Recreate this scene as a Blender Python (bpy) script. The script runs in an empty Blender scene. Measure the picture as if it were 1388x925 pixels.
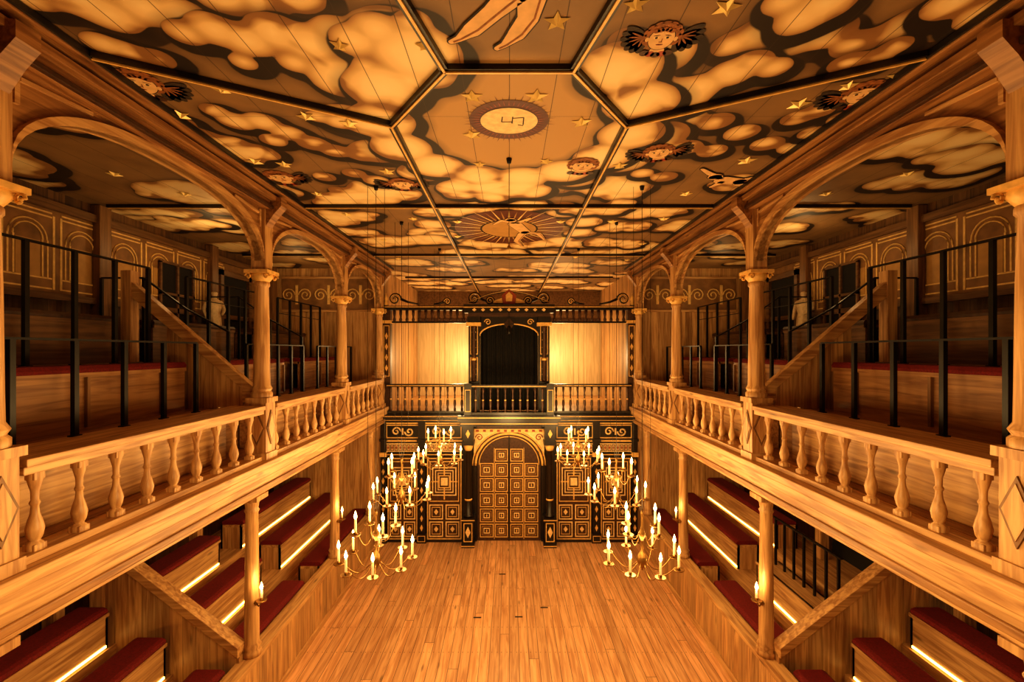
import bpy, math, random
import numpy as np
from mathutils import Vector
random.seed(11)
S=bpy.context.scene
F=620.0; CX=690.0; CY=476.0; CZ=4.5
HC=1.95; CEIL=CZ+HC
LC=(1,.625,.245)
# ------------------------------------------------------------------ materials
def newmat(name):
    m=bpy.data.materials.new(name); m.use_nodes=True
    nt=m.node_tree; b=nt.nodes['Principled BSDF']
    return m,nt,b
def plain(name,col,rough=.5,metal=0,noise=.15,scale=20,em=0):
    m,nt,b=newmat(name); N=nt.nodes; L=nt.links
    tc=N.new('ShaderNodeTexCoord'); n=N.new('ShaderNodeTexNoise'); n.inputs['Scale'].default_value=scale
    L.new(tc.outputs['Object'],n.inputs['Vector'])
    r=N.new('ShaderNodeValToRGB')
    r.color_ramp.elements[0].position=.3; r.color_ramp.elements[1].position=.7
    r.color_ramp.elements[0].color=tuple(c*(1-noise) for c in col)+(1,)
    r.color_ramp.elements[1].color=tuple(min(1,c*(1+noise)) for c in col)+(1,)
    L.new(n.outputs['Fac'],r.inputs['Fac']); L.new(r.outputs['Color'],b.inputs['Base Color'])
    b.inputs['Roughness'].default_value=rough; b.inputs['Metallic'].default_value=metal
    if em:
        b.inputs['Emission Color'].default_value=(1,.45,.12,1); b.inputs['Emission Strength'].default_value=em
        m.cycles.emission_sampling='NONE'
    return m
def emis(name,col,st,sample=True):
    m,nt,b=newmat(name)
    b.inputs['Base Color'].default_value=col+(1,)
    b.inputs['Emission Color'].default_value=col+(1,); b.inputs['Emission Strength'].default_value=st
    if not sample:
        m.cycles.emission_sampling='NONE'
    return m
def wood(name,c1,c2,grain='y',plank=None,rough=.45,gapw=.02,var=.3,knots=True,joints=0,nails=False):
    m,nt,b=newmat(name); N=nt.nodes; L=nt.links
    tc=N.new('ShaderNodeTexCoord'); sep=N.new('ShaderNodeSeparateXYZ'); L.new(tc.outputs['Object'],sep.inputs[0])
    def math_(op,a,bb=None,c=None):
        n=N.new('ShaderNodeMath'); n.operation=op
        for i,v in enumerate((a,bb,c)):
            if v is None: continue
            if isinstance(v,(int,float)): n.inputs[i].default_value=v
            else: L.new(v,n.inputs[i])
        return n.outputs[0]
    mp=N.new('ShaderNodeMapping'); sc={'x':(.9,14,14),'y':(14,.9,14),'z':(14,14,.9)}[grain]
    mp.inputs['Scale'].default_value=sc
    src=tc.outputs['Object']
    fac_plank=None; gap=None
    if plank:
        ax,w=plank
        v=math_('DIVIDE',sep.outputs['XYZ'.index(ax.upper())],w)
        fl=math_('FLOOR',v); fr=math_('FRACT',v)
        wn=N.new('ShaderNodeTexWhiteNoise'); wn.noise_dimensions='2D'
        cmb=N.new('ShaderNodeCombineXYZ'); L.new(fl,cmb.inputs[0])
        gaps=math_('LESS_THAN',fr,gapw)
        gl=sep.outputs['XYZ'.index(grain.upper())]
        if joints:
            off=math_('MULTIPLY',fl,1.37)
            lv=math_('ADD',math_('DIVIDE',gl,joints),off)
            L.new(math_('FLOOR',lv),cmb.inputs[1])
            gaps=math_('MAXIMUM',gaps,math_('LESS_THAN',math_('FRACT',lv),.0015))
        if nails:
            row=math_('LESS_THAN',math_('FRACT',math_('DIVIDE',gl,.62)),.022)
            d=math_('ABSOLUTE',math_('SUBTRACT',math_('ABSOLUTE',math_('SUBTRACT',fr,.5)),.28))
            gaps=math_('MAXIMUM',gaps,math_('MULTIPLY',row,math_('LESS_THAN',d,.045)))
        L.new(cmb.outputs[0],wn.inputs['Vector'])
        fac_plank=wn.outputs['Value']; gap=gaps
        vo=N.new('ShaderNodeVectorMath'); vo.operation='ADD'
        cm2=N.new('ShaderNodeCombineXYZ')
        for i in range(3): L.new(math_('MULTIPLY',fac_plank,17.0),cm2.inputs[i])
        L.new(tc.outputs['Object'],vo.inputs[0]); L.new(cm2.outputs[0],vo.inputs[1]); src=vo.outputs[0]
    L.new(src,mp.inputs['Vector'])
    n=N.new('ShaderNodeTexNoise'); n.inputs['Scale'].default_value=1.6; n.inputs['Detail'].default_value=5; n.inputs['Distortion'].default_value=.8
    L.new(mp.outputs[0],n.inputs['Vector'])
    r=N.new('ShaderNodeValToRGB'); e=r.color_ramp.elements
    e[0].position=.36; e[1].position=.62; e[0].color=c1+(1,); e[1].color=c2+(1,)
    L.new(n.outputs['Fac'],r.inputs['Fac'])
    col=r.outputs['Color']
    def mul(colr,facv):
        mx=N.new('ShaderNodeMix'); mx.data_type='RGBA'; mx.blend_type='MULTIPLY'; mx.inputs['Factor'].default_value=1
        L.new(colr,mx.inputs['A']); L.new(facv,mx.inputs['B']); return mx.outputs['Result']
    if knots:
        mp2=N.new('ShaderNodeMapping'); s2={'x':(1.2,5,5),'y':(5,1.2,5),'z':(5,5,1.2)}[grain]; mp2.inputs['Scale'].default_value=s2
        L.new(src,mp2.inputs['Vector'])
        vr=N.new('ShaderNodeTexVoronoi'); vr.inputs['Scale'].default_value=1.0; L.new(mp2.outputs[0],vr.inputs['Vector'])
        k=N.new('ShaderNodeMapRange'); k.inputs[1].default_value=.04; k.inputs[2].default_value=.12; k.inputs[3].default_value=.45; k.inputs[4].default_value=1
        L.new(vr.outputs['Distance'],k.inputs[0]); col=mul(col,k.outputs[0])
    if plank:
        k=N.new('ShaderNodeMapRange'); k.inputs[3].default_value=1-var; k.inputs[4].default_value=1+var*.35
        L.new(fac_plank,k.inputs[0]); col=mul(col,k.outputs[0])
        g=N.new('ShaderNodeMapRange'); g.inputs[3].default_value=1; g.inputs[4].default_value=.2
        L.new(gap,g.inputs[0]); col=mul(col,g.outputs[0])
    L.new(col,b.inputs['Base Color']); b.inputs['Roughness'].default_value=rough
    bp=N.new('ShaderNodeBump'); bp.inputs['Strength'].default_value=.15; bp.inputs['Distance'].default_value=.01
    L.new(n.outputs['Fac'],bp.inputs['Height']); L.new(bp.outputs[0],b.inputs['Normal'])
    return m
P1=(.35,.17,.06); P2=(.64,.39,.165)
Wx=wood('pine_x',P1,P2,'x'); Wy=wood('pine_y',P1,P2,'y'); Wz=wood('pine_z',P1,P2,'z')
Wzy=wood('pine_boards_zy',P1,P2,'z',('y',.16)); Wzx=wood('pine_boards_zx',P1,P2,'z',('x',.16))
Wmy=wood('pine_mid_y',(.22,.095,.03),(.42,.22,.08),'y')
Wbeam=wood('beam_pine_y',(.19,.08,.025),(.40,.20,.07),'y')
Wdk=wood('oak_wall_boards',(.07,.032,.011),(.16,.078,.028),'z',('y',.22)); Wdkx=wood('oak_wall_boards_x',(.2,.10,.04),(.4,.22,.09),'z',('x',.22))  # side wall boards coloured darker to put the gallery's shade into them
Wdy=wood('oak_dark_y',(.10,.047,.016),(.19,.095,.035),'y'); Wdz=wood('oak_dark_z',(.13,.06,.02),(.26,.13,.045),'z')
Wfl=wood('stage_floor_boards',(.54,.265,.115),(.80,.47,.24),'y',('x',.145),rough=.36,gapw=.05,var=.25,joints=5.3,nails=True)
Wpale=wood('pale_boards',(.66,.50,.27),(.82,.64,.36),'z',('x',.42),knots=False,gapw=.012,var=.12)
BLK=plain('black_paint',(.012,.007,.004),.35,0,.3)
IRON=plain('black_iron',(.006,.005,.004),.4,.2,.2)
GOLD=plain('gold_paint',(.78,.48,.15),.4,.05,.15)
STARG=plain('star_gilding',(.90,.68,.26),.35,.2,.1)
CREAMP=plain('cream_paint',(.82,.58,.27),.5,0,.15)
REDP=plain('red_paint',(.30,.05,.02),.5,0,.2)
MAROON=plain('maroon_paint',(.10,.020,.009),.5,0,.2)
BRN=plain('brown_paint',(.060,.024,.009),.45,0,.3)
TAN=plain('tan_gold_paint',(.46,.26,.08),.6,0,.12,8)
FRZ=plain('frieze_ground_paint',(.24,.12,.04),.6,0,.25,6)
LINE=plain('frieze_line_paint',(.78,.52,.19),.6,0,.15)
CUSH=plain('red_velvet',(.15,.004,.004),.85,0,.3,60)
BRASS=plain('brass',(.32,.18,.055),.3,.85,.15)
WAX=plain('candle_wax',(.85,.66,.4),.5,0,.05,20,.6)  # faint emission stands in for flame light glowing through the wax
STONE=plain('statue_plaster',(.66,.5,.3),.6,0,.15)
CURT=plain('black_drape',(.006,.005,.005),.9,0,.3)
DARK=plain('dark_opening',(.008,.006,.005),.8,0,.2)
FLAME=emis('flame',(1,.62,.20),24,False)
LED=emis('led_strip_light',(1,.58,.13),6.5)
SKIN=plain('painted_skin',(.70,.44,.20),.7,0,.12,12); HAIR=plain('painted_hair',(.26,.09,.022),.7,0,.3,30)
INK=plain('painted_ink',(.02,.010,.004),.7,0,.2); FEATH=plain('painted_feather',(.035,.02,.010),.7,0,.4,30)
# ------------------------------------------------------------------ mesh builder
class MB:
    def __init__(s,name): s.name=name; s.v=[]; s.f=[]; s.mi=[]; s.sm=[]; s.mats=[]
    def _m(s,mat):
        if mat not in s.mats: s.mats.append(mat)
        return s.mats.index(mat)
    def add(s,vs,fs,mat,smooth=False):
        o=len(s.v); s.v+= [tuple(p) for p in vs]; k=s._m(mat)
        for f in fs: s.f.append([o+i for i in f]); s.mi.append(k); s.sm.append(smooth)
    def box(s,x0,x1,y0,y1,z0,z1,mat):
        x0,x1=min(x0,x1),max(x0,x1); y0,y1=min(y0,y1),max(y0,y1); z0,z1=min(z0,z1),max(z0,z1)
        vs=[(x0,y0,z0),(x1,y0,z0),(x1,y1,z0),(x0,y1,z0),(x0,y0,z1),(x1,y0,z1),(x1,y1,z1),(x0,y1,z1)]
        s.add(vs,[(0,3,2,1),(4,5,6,7),(0,1,5,4),(1,2,6,5),(2,3,7,6),(3,0,4,7)],mat)
    def prism(s,poly,axis,a0,a1,mat):
        n=len(poly)
        def P(p,a):
            if axis=='x': return (a,p[0],p[1])
            if axis=='y': return (p[0],a,p[1])
            return (p[0],p[1],a)
        vs=[P(p,a0) for p in poly]+[P(p,a1) for p in poly]
        fs=[list(range(n)),list(range(2*n-1,n-1,-1))]+[(i,n+i,n+(i+1)%n,(i+1)%n) for i in range(n)]
        s.add(vs,fs,mat)
    def lathe(s,cx,cy,z0,prof,mat,seg=16,smooth=True,rot=0):
        vs=[];fs=[]
        for r,z in prof:
            for i in range(seg):
                a=2*math.pi*i/seg+rot; vs.append((cx+r*math.cos(a),cy+r*math.sin(a),z0+z))
        for j in range(len(prof)-1):
            for i in range(seg):
                k=(i+1)%seg; fs.append((j*seg+i,j*seg+k,(j+1)*seg+k,(j+1)*seg+i))
        fs.append(list(range(seg))[::-1]); fs.append([(len(prof)-1)*seg+i for i in range(seg)])
        s.add(vs,fs,mat,smooth)
    def tube(s,pts,r,mat,sides=6,smooth=True):
        pts=[Vector(p) for p in pts]; n=len(pts); vs=[];fs=[]
        rr=r if isinstance(r,(list,tuple)) else [r]*n
        for i,p in enumerate(pts):
            t=(pts[min(i+1,n-1)]-pts[max(i-1,0)])
            if t.length<1e-9: t=Vector((0,0,1))
            t.normalize(); up=Vector((0,0,1)) if abs(t.z)<.9 else Vector((0,1,0))
            a=t.cross(up).normalized(); b=t.cross(a)
            for k in range(sides):
                q=2*math.pi*k/sides+.3
                vs.append(p+a*(rr[i]*math.cos(q))+b*(rr[i]*math.sin(q)))
        for i in range(n-1):
            for k in range(sides):
                l=(k+1)%sides; fs.append((i*sides+k,i*sides+l,(i+1)*sides+l,(i+1)*sides+k))
        fs.append(list(range(sides))[::-1]); fs.append([(n-1)*sides+k for k in range(sides)])
        s.add(vs,fs,mat,smooth)
    def bar(s,p,q,w,h,mat):
        p=Vector(p);q=Vector(q);t=(q-p).normalized(); up=Vector((0,0,1)) if abs(t.z)<.95 else Vector((0,1,0))
        a=t.cross(up).normalized()*w/2; b=a.cross(t).normalized()*h/2
        vs=[p-a-b,p+a-b,p+a+b,p-a+b,q-a-b,q+a-b,q+a+b,q-a+b]
        s.add(vs,[(0,3,2,1),(4,5,6,7),(0,1,5,4),(1,2,6,5),(2,3,7,6),(3,0,4,7)],mat)
    def make(s,bevel=0,parent=None):
        me=bpy.data.meshes.new(s.name); me.from_pydata(s.v,[],s.f)
        for m in s.mats: me.materials.append(m)
        me.polygons.foreach_set('material_index',s.mi); me.polygons.foreach_set('use_smooth',s.sm)
        me.update()
        import bmesh
        bm=bmesh.new(); bm.from_mesh(me); bmesh.ops.recalc_face_normals(bm,faces=bm.faces); bm.to_mesh(me); bm.free()
        o=bpy.data.objects.new(s.name,me); S.collection.objects.link(o)
        if bevel:
            b=o.modifiers.new('bevel','BEVEL'); b.width=bevel; b.segments=2; b.limit_method='ANGLE'; b.angle_limit=math.radians(50)
        if parent: o.parent=parent
        return o
def arc(cx,cz,r,a0,a1,n,rz=None):
    rz=rz or r
    return [(cx+r*math.cos(math.radians(a0+(a1-a0)*i/n)),cz+rz*math.sin(math.radians(a0+(a1-a0)*i/n))) for i in range(n+1)]
# ------------------------------------------------------------------ dimensions
W=2.92; COLY=[-.2,2.6,5.55,8.19]; FR=10.8; XO=5.55; Y0=-2.4; YB=15.0
b=MB('floor'); b.box(-XO-.1,XO+.1,Y0,FR+.2,-.1,0,Wfl); b.make()
for sx,nm in((-1,'left'),(1,'right')):
    b=MB('wall_'+nm)
    x0,x1=sx*XO,sx*(XO+.12)
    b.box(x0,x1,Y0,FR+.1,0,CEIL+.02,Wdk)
    b.make()
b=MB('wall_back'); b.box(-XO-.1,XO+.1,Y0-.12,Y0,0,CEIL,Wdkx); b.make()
# ------------------------------------------------------------------ ceiling painting
def c2w(u,v):
    Y=HC*F/(CY-v); return ((u-CX)*Y/F,Y)
step=.02
xs=np.arange(-XO,XO+.001,step); ys=np.arange(Y0,YB+.001,step)
nx,ny=len(xs),len(ys); GX,GY=np.meshgrid(xs,ys)
KE=42.0
class Field:
    def __init__(s): s.f=np.full((ny,nx),math.exp(-.6*KE)); s.s=np.full((ny,nx),math.exp(-.6*KE))
    def one(s,arr,x,y,r):
        pad=.45; i0=max(0,int((x-r-pad-xs[0])/step)); i1=min(nx,int((x+r+pad-xs[0])/step)+2)
        j0=max(0,int((y-r-pad-ys[0])/step)); j1=min(ny,int((y+r+pad-ys[0])/step)+2)
        if i0>=i1 or j0>=j1: return
        d=r-np.sqrt((GX[j0:j1,i0:i1]-x)**2+(GY[j0:j1,i0:i1]-y)**2)
        arr[j0:j1,i0:i1]+=np.exp(KE*d)
    def circ(s,x,y,r):
        s.one(s.f,x,y,r); s.one(s.s,x+.035,y+.055,r+.055)
    def done(s): s.f=np.log(s.f)/KE; s.s=np.log(s.s)/KE
A=Field(); B=Field(); C=Field()
GC=[(0,3.95,.80),(0,7.3,.92)]
def keep(x,y,r):
    for gx,gy,gr in GC:
        if math.hypot(x-gx,(y-gy))<gr+r*.85: return False
    return True
def chain(fld,x,y,n,ang,r0):
    for i in range(n):
        r=r0*random.uniform(.75,1.25)
        if keep(x,y,r): fld.circ(x,y,r)
        for k in range(4):
            a=random.uniform(.2,2.9) if random.random()<.75 else random.uniform(0,6.28)
            rr=r*random.uniform(.38,.6)
            xx,yy=x+math.cos(a)*r*.95,y+math.sin(a)*r*.95
            if keep(xx,yy,rr): fld.circ(xx,yy,rr)
        ang+=random.uniform(-.45,.45); x+=math.cos(ang)*r*1.25; y+=math.sin(ang)*r*.8
def bank(fld,pts,k=1.0):
    for u,v,r in pts:
        x,yy=c2w(u,v); fld.circ(x,yy,r*yy/F*k)
y=3.5; row=0
while y<YB:
    x=-5.7+(row%2)*.7
    while x<5.7:
        if not (y<4.9 and abs(x)<2.9):
            f=(A,B,C)[(row+int(x*3))%3]
            chain(f,x+random.uniform(-.35,.35),y+random.uniform(-.25,.25),random.randint(2,4),random.choice([0,3.14])+random.uniform(-.5,.5),random.uniform(.22,.31))
        x+=1.45
    y+=.95; row+=1
bank(A,[(110,0,40),(150,20,38),(195,10,40),(245,20,36),(70,-20,50),(20,-20,50),(300,-10,44),(350,0,40),(400,-10,40)])
bank(B,[(250,45,26),(290,40,34),(335,55,36),(375,45,40),(420,60,40),(455,45,34),(400,85,22),(440,92,20),(330,84,18),(140,60,26),(175,72,26),(215,80,22)])
bank(C,[(480,55,34),(510,40,34),(540,70,38),(575,85,34),(555,110,30),(535,135,24),(590,105,26),(560,30,26),(495,90,18),(600,70,16)])
bank(A,[(850,55,26),(830,80,26),(845,115,26),(815,100,18),(990,60,26),(1030,45,34),(1075,55,36),(1120,45,36),(1160,60,30),(1200,50,30),(1240,30,36),(1280,40,26)])
bank(B,[(885,112,26),(915,122,24),(950,118,30),(990,100,32),(1020,84,26),(1050,92,22),(1085,25,34),(1120,5,40),(1065,0,30)])
bank(C,[(1150,85,24),(1185,80,22),(1215,62,20),(1300,0,40),(1330,20,30)])
bank(A,[(175,140,16),(205,150,20),(240,165,22),(275,185,24),(315,195,24),(350,205,22),(230,190,16)])
bank(B,[(290,150,18),(320,165,24),(355,165,24),(390,180,22),(425,195,22),(455,205,20),(490,210,20),(515,200,18),(370,190,18)])
bank(C,[(430,158,16),(460,165,20),(495,172,22),(520,180,18),(480,235,16),(510,245,18),(440,240,16)])
bank(A,[(900,170,20),(935,160,22),(970,165,24),(1005,180,24),(1040,195,22),(1075,200,20)])
bank(B,[(865,200,18),(895,190,20),(930,200,22),(965,205,20),(1080,160,20),(1110,150,22),(1145,160,22),(1180,150,20),(1210,130,18)])
bank(C,[(1100,180,18),(1135,190,18),(870,235,16),(900,240,18),(1240,110,16)])
for k in range(14):   # scalloped cloud ring around the sun glory
    a=2*math.pi*k/14+.1; x=1.10*math.cos(a); yy=4.0+1.16*math.sin(a)
    if abs(((a-4.71+3.14)%6.28)-3.14)<.55: continue
    C.circ(x,yy,.30); B.circ(x*1.25,4.0+(yy-4.0)*1.2,.26)
for k in range(12):
    a=2*math.pi*k/12+.2; (B if k%2 else A).circ(1.2*math.cos(a),7.3+1.22*math.sin(a),.28)
for k in range(26):
    chain((A,B,C)[k%3],random.uniform(-5,5),random.uniform(-2.2,2.0),4,random.uniform(0,6),.3)
for f_ in(A,B,C): f_.done()
glo=np.minimum(1.0,np.maximum(0,(1.0-np.sqrt(GX**2+(GY-3.95)**2))*6))
vs=np.stack([GX.ravel(),GY.ravel(),np.full(nx*ny,CEIL)],1)
idx=np.arange(nx*ny).reshape(ny,nx)
q=np.stack([idx[:-1,:-1],idx[1:,:-1],idx[1:,1:],idx[:-1,1:]],-1).reshape(-1,4)
me=bpy.data.meshes.new('ceiling'); me.vertices.add(nx*ny); me.vertices.foreach_set('co',vs.ravel())
me.loops.add(q.size); me.loops.foreach_set('vertex_index',q.ravel()); me.polygons.add(len(q))
me.polygons.foreach_set('loop_start',np.arange(len(q))*4); me.update(calc_edges=True)
for nm,a in(('fA',A.f),('sA',A.s),('fB',B.f),('sB',B.s),('fC',C.f),('sC',C.s),('glory',glo)):
    at=me.attributes.new(nm,'FLOAT','POINT'); at.data.foreach_set('value',a.ravel().astype(np.float32))
ceil=bpy.data.objects.new('ceiling',me); S.collection.objects.link(ceil)
m,nt,bs=newmat('painted_cloud_ceiling'); N=nt.nodes; L=nt.links
tc=N.new('ShaderNodeTexCoord'); nz=N.new('ShaderNodeTexNoise'); nz.inputs['Scale'].default_value=4; nz.inputs['Detail'].default_value=3
L.new(tc.outputs['Object'],nz.inputs['Vector'])
nz2=N.new('ShaderNodeTexNoise'); nz2.inputs['Scale'].default_value=1.9; nz2.inputs['Detail'].default_value=1; nz2.inputs['Distortion'].default_value=1.2
L.new(tc.outputs['Object'],nz2.inputs['Vector'])
def attr(n):
    a=N.new('ShaderNodeAttribute'); a.attribute_name=n; return a.outputs['Fac']
def M(op,a,bb=None):
    n=N.new('ShaderNodeMath'); n.operation=op
    for i,v in enumerate((a,bb)):
        if v is None: continue
        if isinstance(v,(int,float)): n.inputs[i].default_value=v
        else: L.new(v,n.inputs[i])
    return n.outputs[0]
def MR(v,a,bb,c,d):
    n=N.new('ShaderNodeMapRange'); L.new(v,n.inputs[0])
    for i,k in enumerate((a,bb,c,d)): n.inputs[i+1].default_value=k
    return n.outputs[0]
def MIX(f,a,bb):
    n=N.new('ShaderNodeMix'); n.data_type='RGBA'
    for nm,v in(('Factor',f),('A',a),('B',bb)):
        if isinstance(v,tuple): n.inputs[nm].default_value=v+(1,)
        elif isinstance(v,(int,float)): n.inputs[nm].default_value=v
        else: L.new(v,n.inputs[nm])
    return n.outputs['Result']
def RAMP(v,els):
    r=N.new('ShaderNodeValToRGB'); L.new(v,r.inputs['Fac']); e=r.color_ramp.elements
    e[0].position=els[0][0]; e[0].color=els[0][1]+(1,); e[1].position=els[-1][0]; e[1].color=els[-1][1]+(1,)
    for p,c in els[1:-1]:
        k=e.new(p); k.color=c+(1,)
    return r.outputs['Color']
wob=M('MULTIPLY',M('SUBTRACT',nz.outputs['Fac'],.5),.035)
sky=MIX(nz.outputs['Fac'],(.17,.10,.042),(.30,.17,.065))
col=MIX(attr('glory'),sky,(.46,.27,.095))
for k in 'ABC':
    f=M('ADD',attr('f'+k),wob); s=M('ADD',attr('s'+k),wob)
    col=MIX(MR(s,-.09,0.0,0,.5),col,(.05,.022,.008))
    col=MIX(MR(s,-.012,.0,0,1),col,(.012,.005,.002))
    shade=MR(nz2.outputs['Fac'],.50,.66,0,.085)
    g=M('SUBTRACT',f,shade)
    cc=RAMP(MR(g,-.1,.3,0,1),[(0,(.20,.09,.028)),(.25,(.27,.13,.042)),(.32,(.50,.30,.115)),(.45,(.76,.54,.25)),(.65,(.85,.66,.35)),(1,(.88,.71,.41))])
    col=MIX(MR(f,0,.005,0,1),col,cc)
sp=N.new('ShaderNodeSeparateXYZ'); L.new(tc.outputs['Object'],sp.inputs[0])
ln=M('LESS_THAN',M('FRACT',M('DIVIDE',sp.outputs['X'],.335)),.018)
ln2=M('LESS_THAN',M('FRACT',M('DIVIDE',M('ADD',sp.outputs['Y'],.4),2.1)),.002)
col=MIX(M('MULTIPLY',M('MAXIMUM',ln,ln2),.8),col,(.03,.015,.006))
L.new(col,bs.inputs['Base Color']); bs.inputs['Roughness'].default_value=.6
me.materials.append(m)
b=MB('trim_ceiling_battens')
def batten(p,q_,w=.06):
    b.bar((p[0],p[1],CEIL-.02),(q_[0],q_[1],CEIL-.02),w,.04,BLK)
    b.bar((p[0],p[1],CEIL-.045),(q_[0],q_[1],CEIL-.045),w*.3,.012,GOLD)
pa,pb=(-1.0,3.9),(-.44,3.13); pd,pc=(1.0,3.9),(.44,3.13)
for p,q_ in [(pa,pb),(pb,pc),(pc,pd),(pa,(-2.72,2.98)),(pd,(2.72,2.98)),(pb,(-.66,2.2)),(pc,(.66,2.2)),((-.66,2.2),(-2.7,1.2)),((.66,2.2),(2.7,1.2)),((-.66,2.2),(.66,2.2)),
  (pa,(-1.0,YB-.15)),(pd,(1.0,YB-.15))]+[((-2.72,y),(2.72,y)) for y in(6.1,9.2,12.0)]: batten(p,q_)
for sx in(-1,1):
    for y in(3.2,6.1,9.2): batten((sx*3.15,y),(sx*5.35,y))
b.make()
def disc(mb,x,y,rx,ry,z,mat,n=28,rot=0):
    pts=[]
    for i in range(n):
        a=2*math.pi*i/n; px,py=rx*math.cos(a),ry*math.sin(a)
        pts.append((x+px*math.cos(rot)-py*math.sin(rot),y+px*math.sin(rot)+py*math.cos(rot),z))
    mb.add(pts,[list(range(n))[::-1]],mat)
def poly(mb,pts,z,mat): mb.add([(p[0],p[1],z) for p in pts],[list(range(len(pts)))],mat)
b=MB('gilded_ceiling_stars')
def star(x,y,r,rot):
    o=[]
    for i in range(10):
        a=rot+math.pi*i/5; rr=r if i%2==0 else r*.42
        o.append((x+rr*math.sin(a),y-rr*math.cos(a),CEIL-.006))
    o.append((x,y,CEIL-.035)); b.add(o,[(i,(i+1)%10,10) for i in range(10)],STARG)
for u,v,r in [(755,28,17),(985,8,18),(862,5,16),(640,130,14),(727,130,15),(788,165,13),(640,182,12),(473,167,12),(415,157,12),(245,155,12),(1083,140,14),(1215,102,12),
  (840,224,10),(525,232,10),(345,218,11),(385,222,10),(1012,217,12),(1230,235,9),(155,235,9),(575,60,12),(1330,60,12),(430,262,7),(930,262,8),(560,296,6),(830,300,7),(470,290,7),(900,296,7),
  (620,320,5),(765,322,5),(520,325,5),(870,330,6),(1120,262,8),(250,262,8),(600,345,4),(780,348,4),(540,350,4),(850,352,4),(650,222,8),(740,218,9),(620,300,6),(760,300,6),(460,60,12),(300,120,11),(1150,115,11)]:
    x,y=c2w(u,v); star(x,y,r*y/F*1.15,random.uniform(-.3,.3))
b.make()
b=MB('painted_sun_glory')
z=CEIL-.004
def glory(x,y,r,n,mat_r,zz):
    for i in range(n):
        a=2*math.pi*i/n; w=math.pi/n*.7; R=r*(1.0 if i%2 else .93)
        poly(b,[(x+r*.55*math.cos(a-w),y+r*.55*math.sin(a-w)),(x+R*math.cos(a),y+R*math.sin(a)),(x+r*.55*math.cos(a+w),y+r*.55*math.sin(a+w))],zz,mat_r)
disc(b,0,3.87,.335,.325,z,MAROON,48); glory(0,3.87,.40,44,MAROON,z-.001)
for i in range(44):
    a=2*math.pi*i/44; poly(b,[(.25*math.cos(a-.02),3.87+.25*math.sin(a-.02)),(.315*math.cos(a),3.87+.315*math.sin(a)),(.25*math.cos(a+.02),3.87+.25*math.sin(a+.02))],z-.002,REDP)
disc(b,0,3.87,.25,.225,z-.003,BRN,40); disc(b,0,3.87,.242,.217,z-.004,CREAMP,40)
for (u0,v0,u1,v1) in [(681,157,680,164),(695,157,694,166),(680,164,694,164),(695,159,710,158),(710,158,709,168),(702,168,709,169)]:
    p=c2w(u0,v0); q_=c2w(u1,v1); b.bar((p[0],p[1],z-.005),(q_[0],q_[1],z-.005),.010,.001,INK)
disc(b,0,7.3,.86,.98,z,MAROON,48)
for i in range(44):
    a=2*math.pi*i/44; w=.05; R=1.15 if i%2 else .95
    poly(b,[(.36*math.cos(a-w),7.3+.4*math.sin(a-w)),(R*.88*math.cos(a),7.3+R*math.sin(a)),(.36*math.cos(a+w),7.3+.4*math.sin(a+w))],z-.001,STARG if i%2 else TAN)
disc(b,0,7.3,.46,.52,z-.002,INK,40); disc(b,0,7.3,.43,.49,z-.003,TAN,40)
b.make()
def caps(mb,pts,rs,z,mat,n=10):
    for i in range(len(pts)-1):
        (x0,y0),(x1,y1)=pts[i],pts[i+1]; r0,r1=rs[i],rs[i+1]
        dx,dy=x1-x0,y1-y0; l=math.hypot(dx,dy) or 1; px,py=-dy/l,dx/l
        poly(mb,[(x0+px*r0,y0+py*r0),(x1+px*r1,y1+py*r1),(x1-px*r1,y1-py*r1),(x0-px*r0,y0-py*r0)],z+.00005*i,mat)
    for (x,y),r in zip(pts,rs): disc(mb,x,y,r,r,z-.0001,mat,18)
def cherub(u,v,s,rot=0,wings=True):
    x,y=c2w(u,v); mb=MB('painted_cherub_head'); c,sn=math.cos(rot),math.sin(rot)
    def T(a,bb): return (x+s*(a*c-bb*sn), y-s*(a*sn+bb*c))
    Z=CEIL-.005
    def d(a,bb,ra,rb,k,mat,r=0): 
        p=T(a,bb); disc(mb,p[0],p[1],ra*s,rb*s,Z-.0006*k,mat,24,-(rot+r))
    if wings:
        for sg in(-1,1):
            for i in range(7):
                a=math.radians(38-22*i); d(sg*(1.3+.62*math.cos(a)),.1+.85*math.sin(a),.78,.36,1,FEATH,sg*a)
            for i in range(5):
                a=math.radians(30-28*i); d(sg*(1.2+.5*math.cos(a)),.1+.5*math.sin(a),.45,.07,2,HAIR,sg*a)
    for i in range(11):
        a=math.radians(-30+24*i); d(.95*math.cos(a),.15+1.05*math.sin(a),.36,.36,3,HAIR)
    d(0,.2,1.05,1.2,3.5,HAIR)
    d(0,-1.25,.5,.4,3.8,SKIN)
    for i in range(5): d(-.8+.4*i,-1.5-.1*(2-abs(i-2)),.32,.3,4,REDP if i%2 else BRN)
    d(0,-.08,.87,1.11,5,INK); d(0,-.08,.82,1.06,6,SKIN)
    for sg in(-1,1):
        d(sg*.92,-.1,.13,.22,6,SKIN)
        d(sg*.36,.06,.19,.10,7,CREAMP); d(sg*.36,.06,.09,.10,8,INK)
        d(sg*.36,.27,.22,.035,7,INK,sg*-.15)
    d(.06,-.2,.04,.2,7,HAIR); d(0,-.36,.13,.05,7,HAIR); d(0,-.62,.24,.07,7,REDP); d(0,-.62,.22,.02,8,INK)
    for i in range(5): d(-.5+.25*i,.85-.08*abs(i-2),.22,.2,8,HAIR)
    mb.make()
cherub(897,50,.095,.05); cherub(190,112,.12,-.5); cherub(380,240,.13,0); cherub(545,249,.12,0); cherub(790,224,.13,0,False); cherub(893,206,.12,.3); cherub(1170,126,.12,.4)
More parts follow.
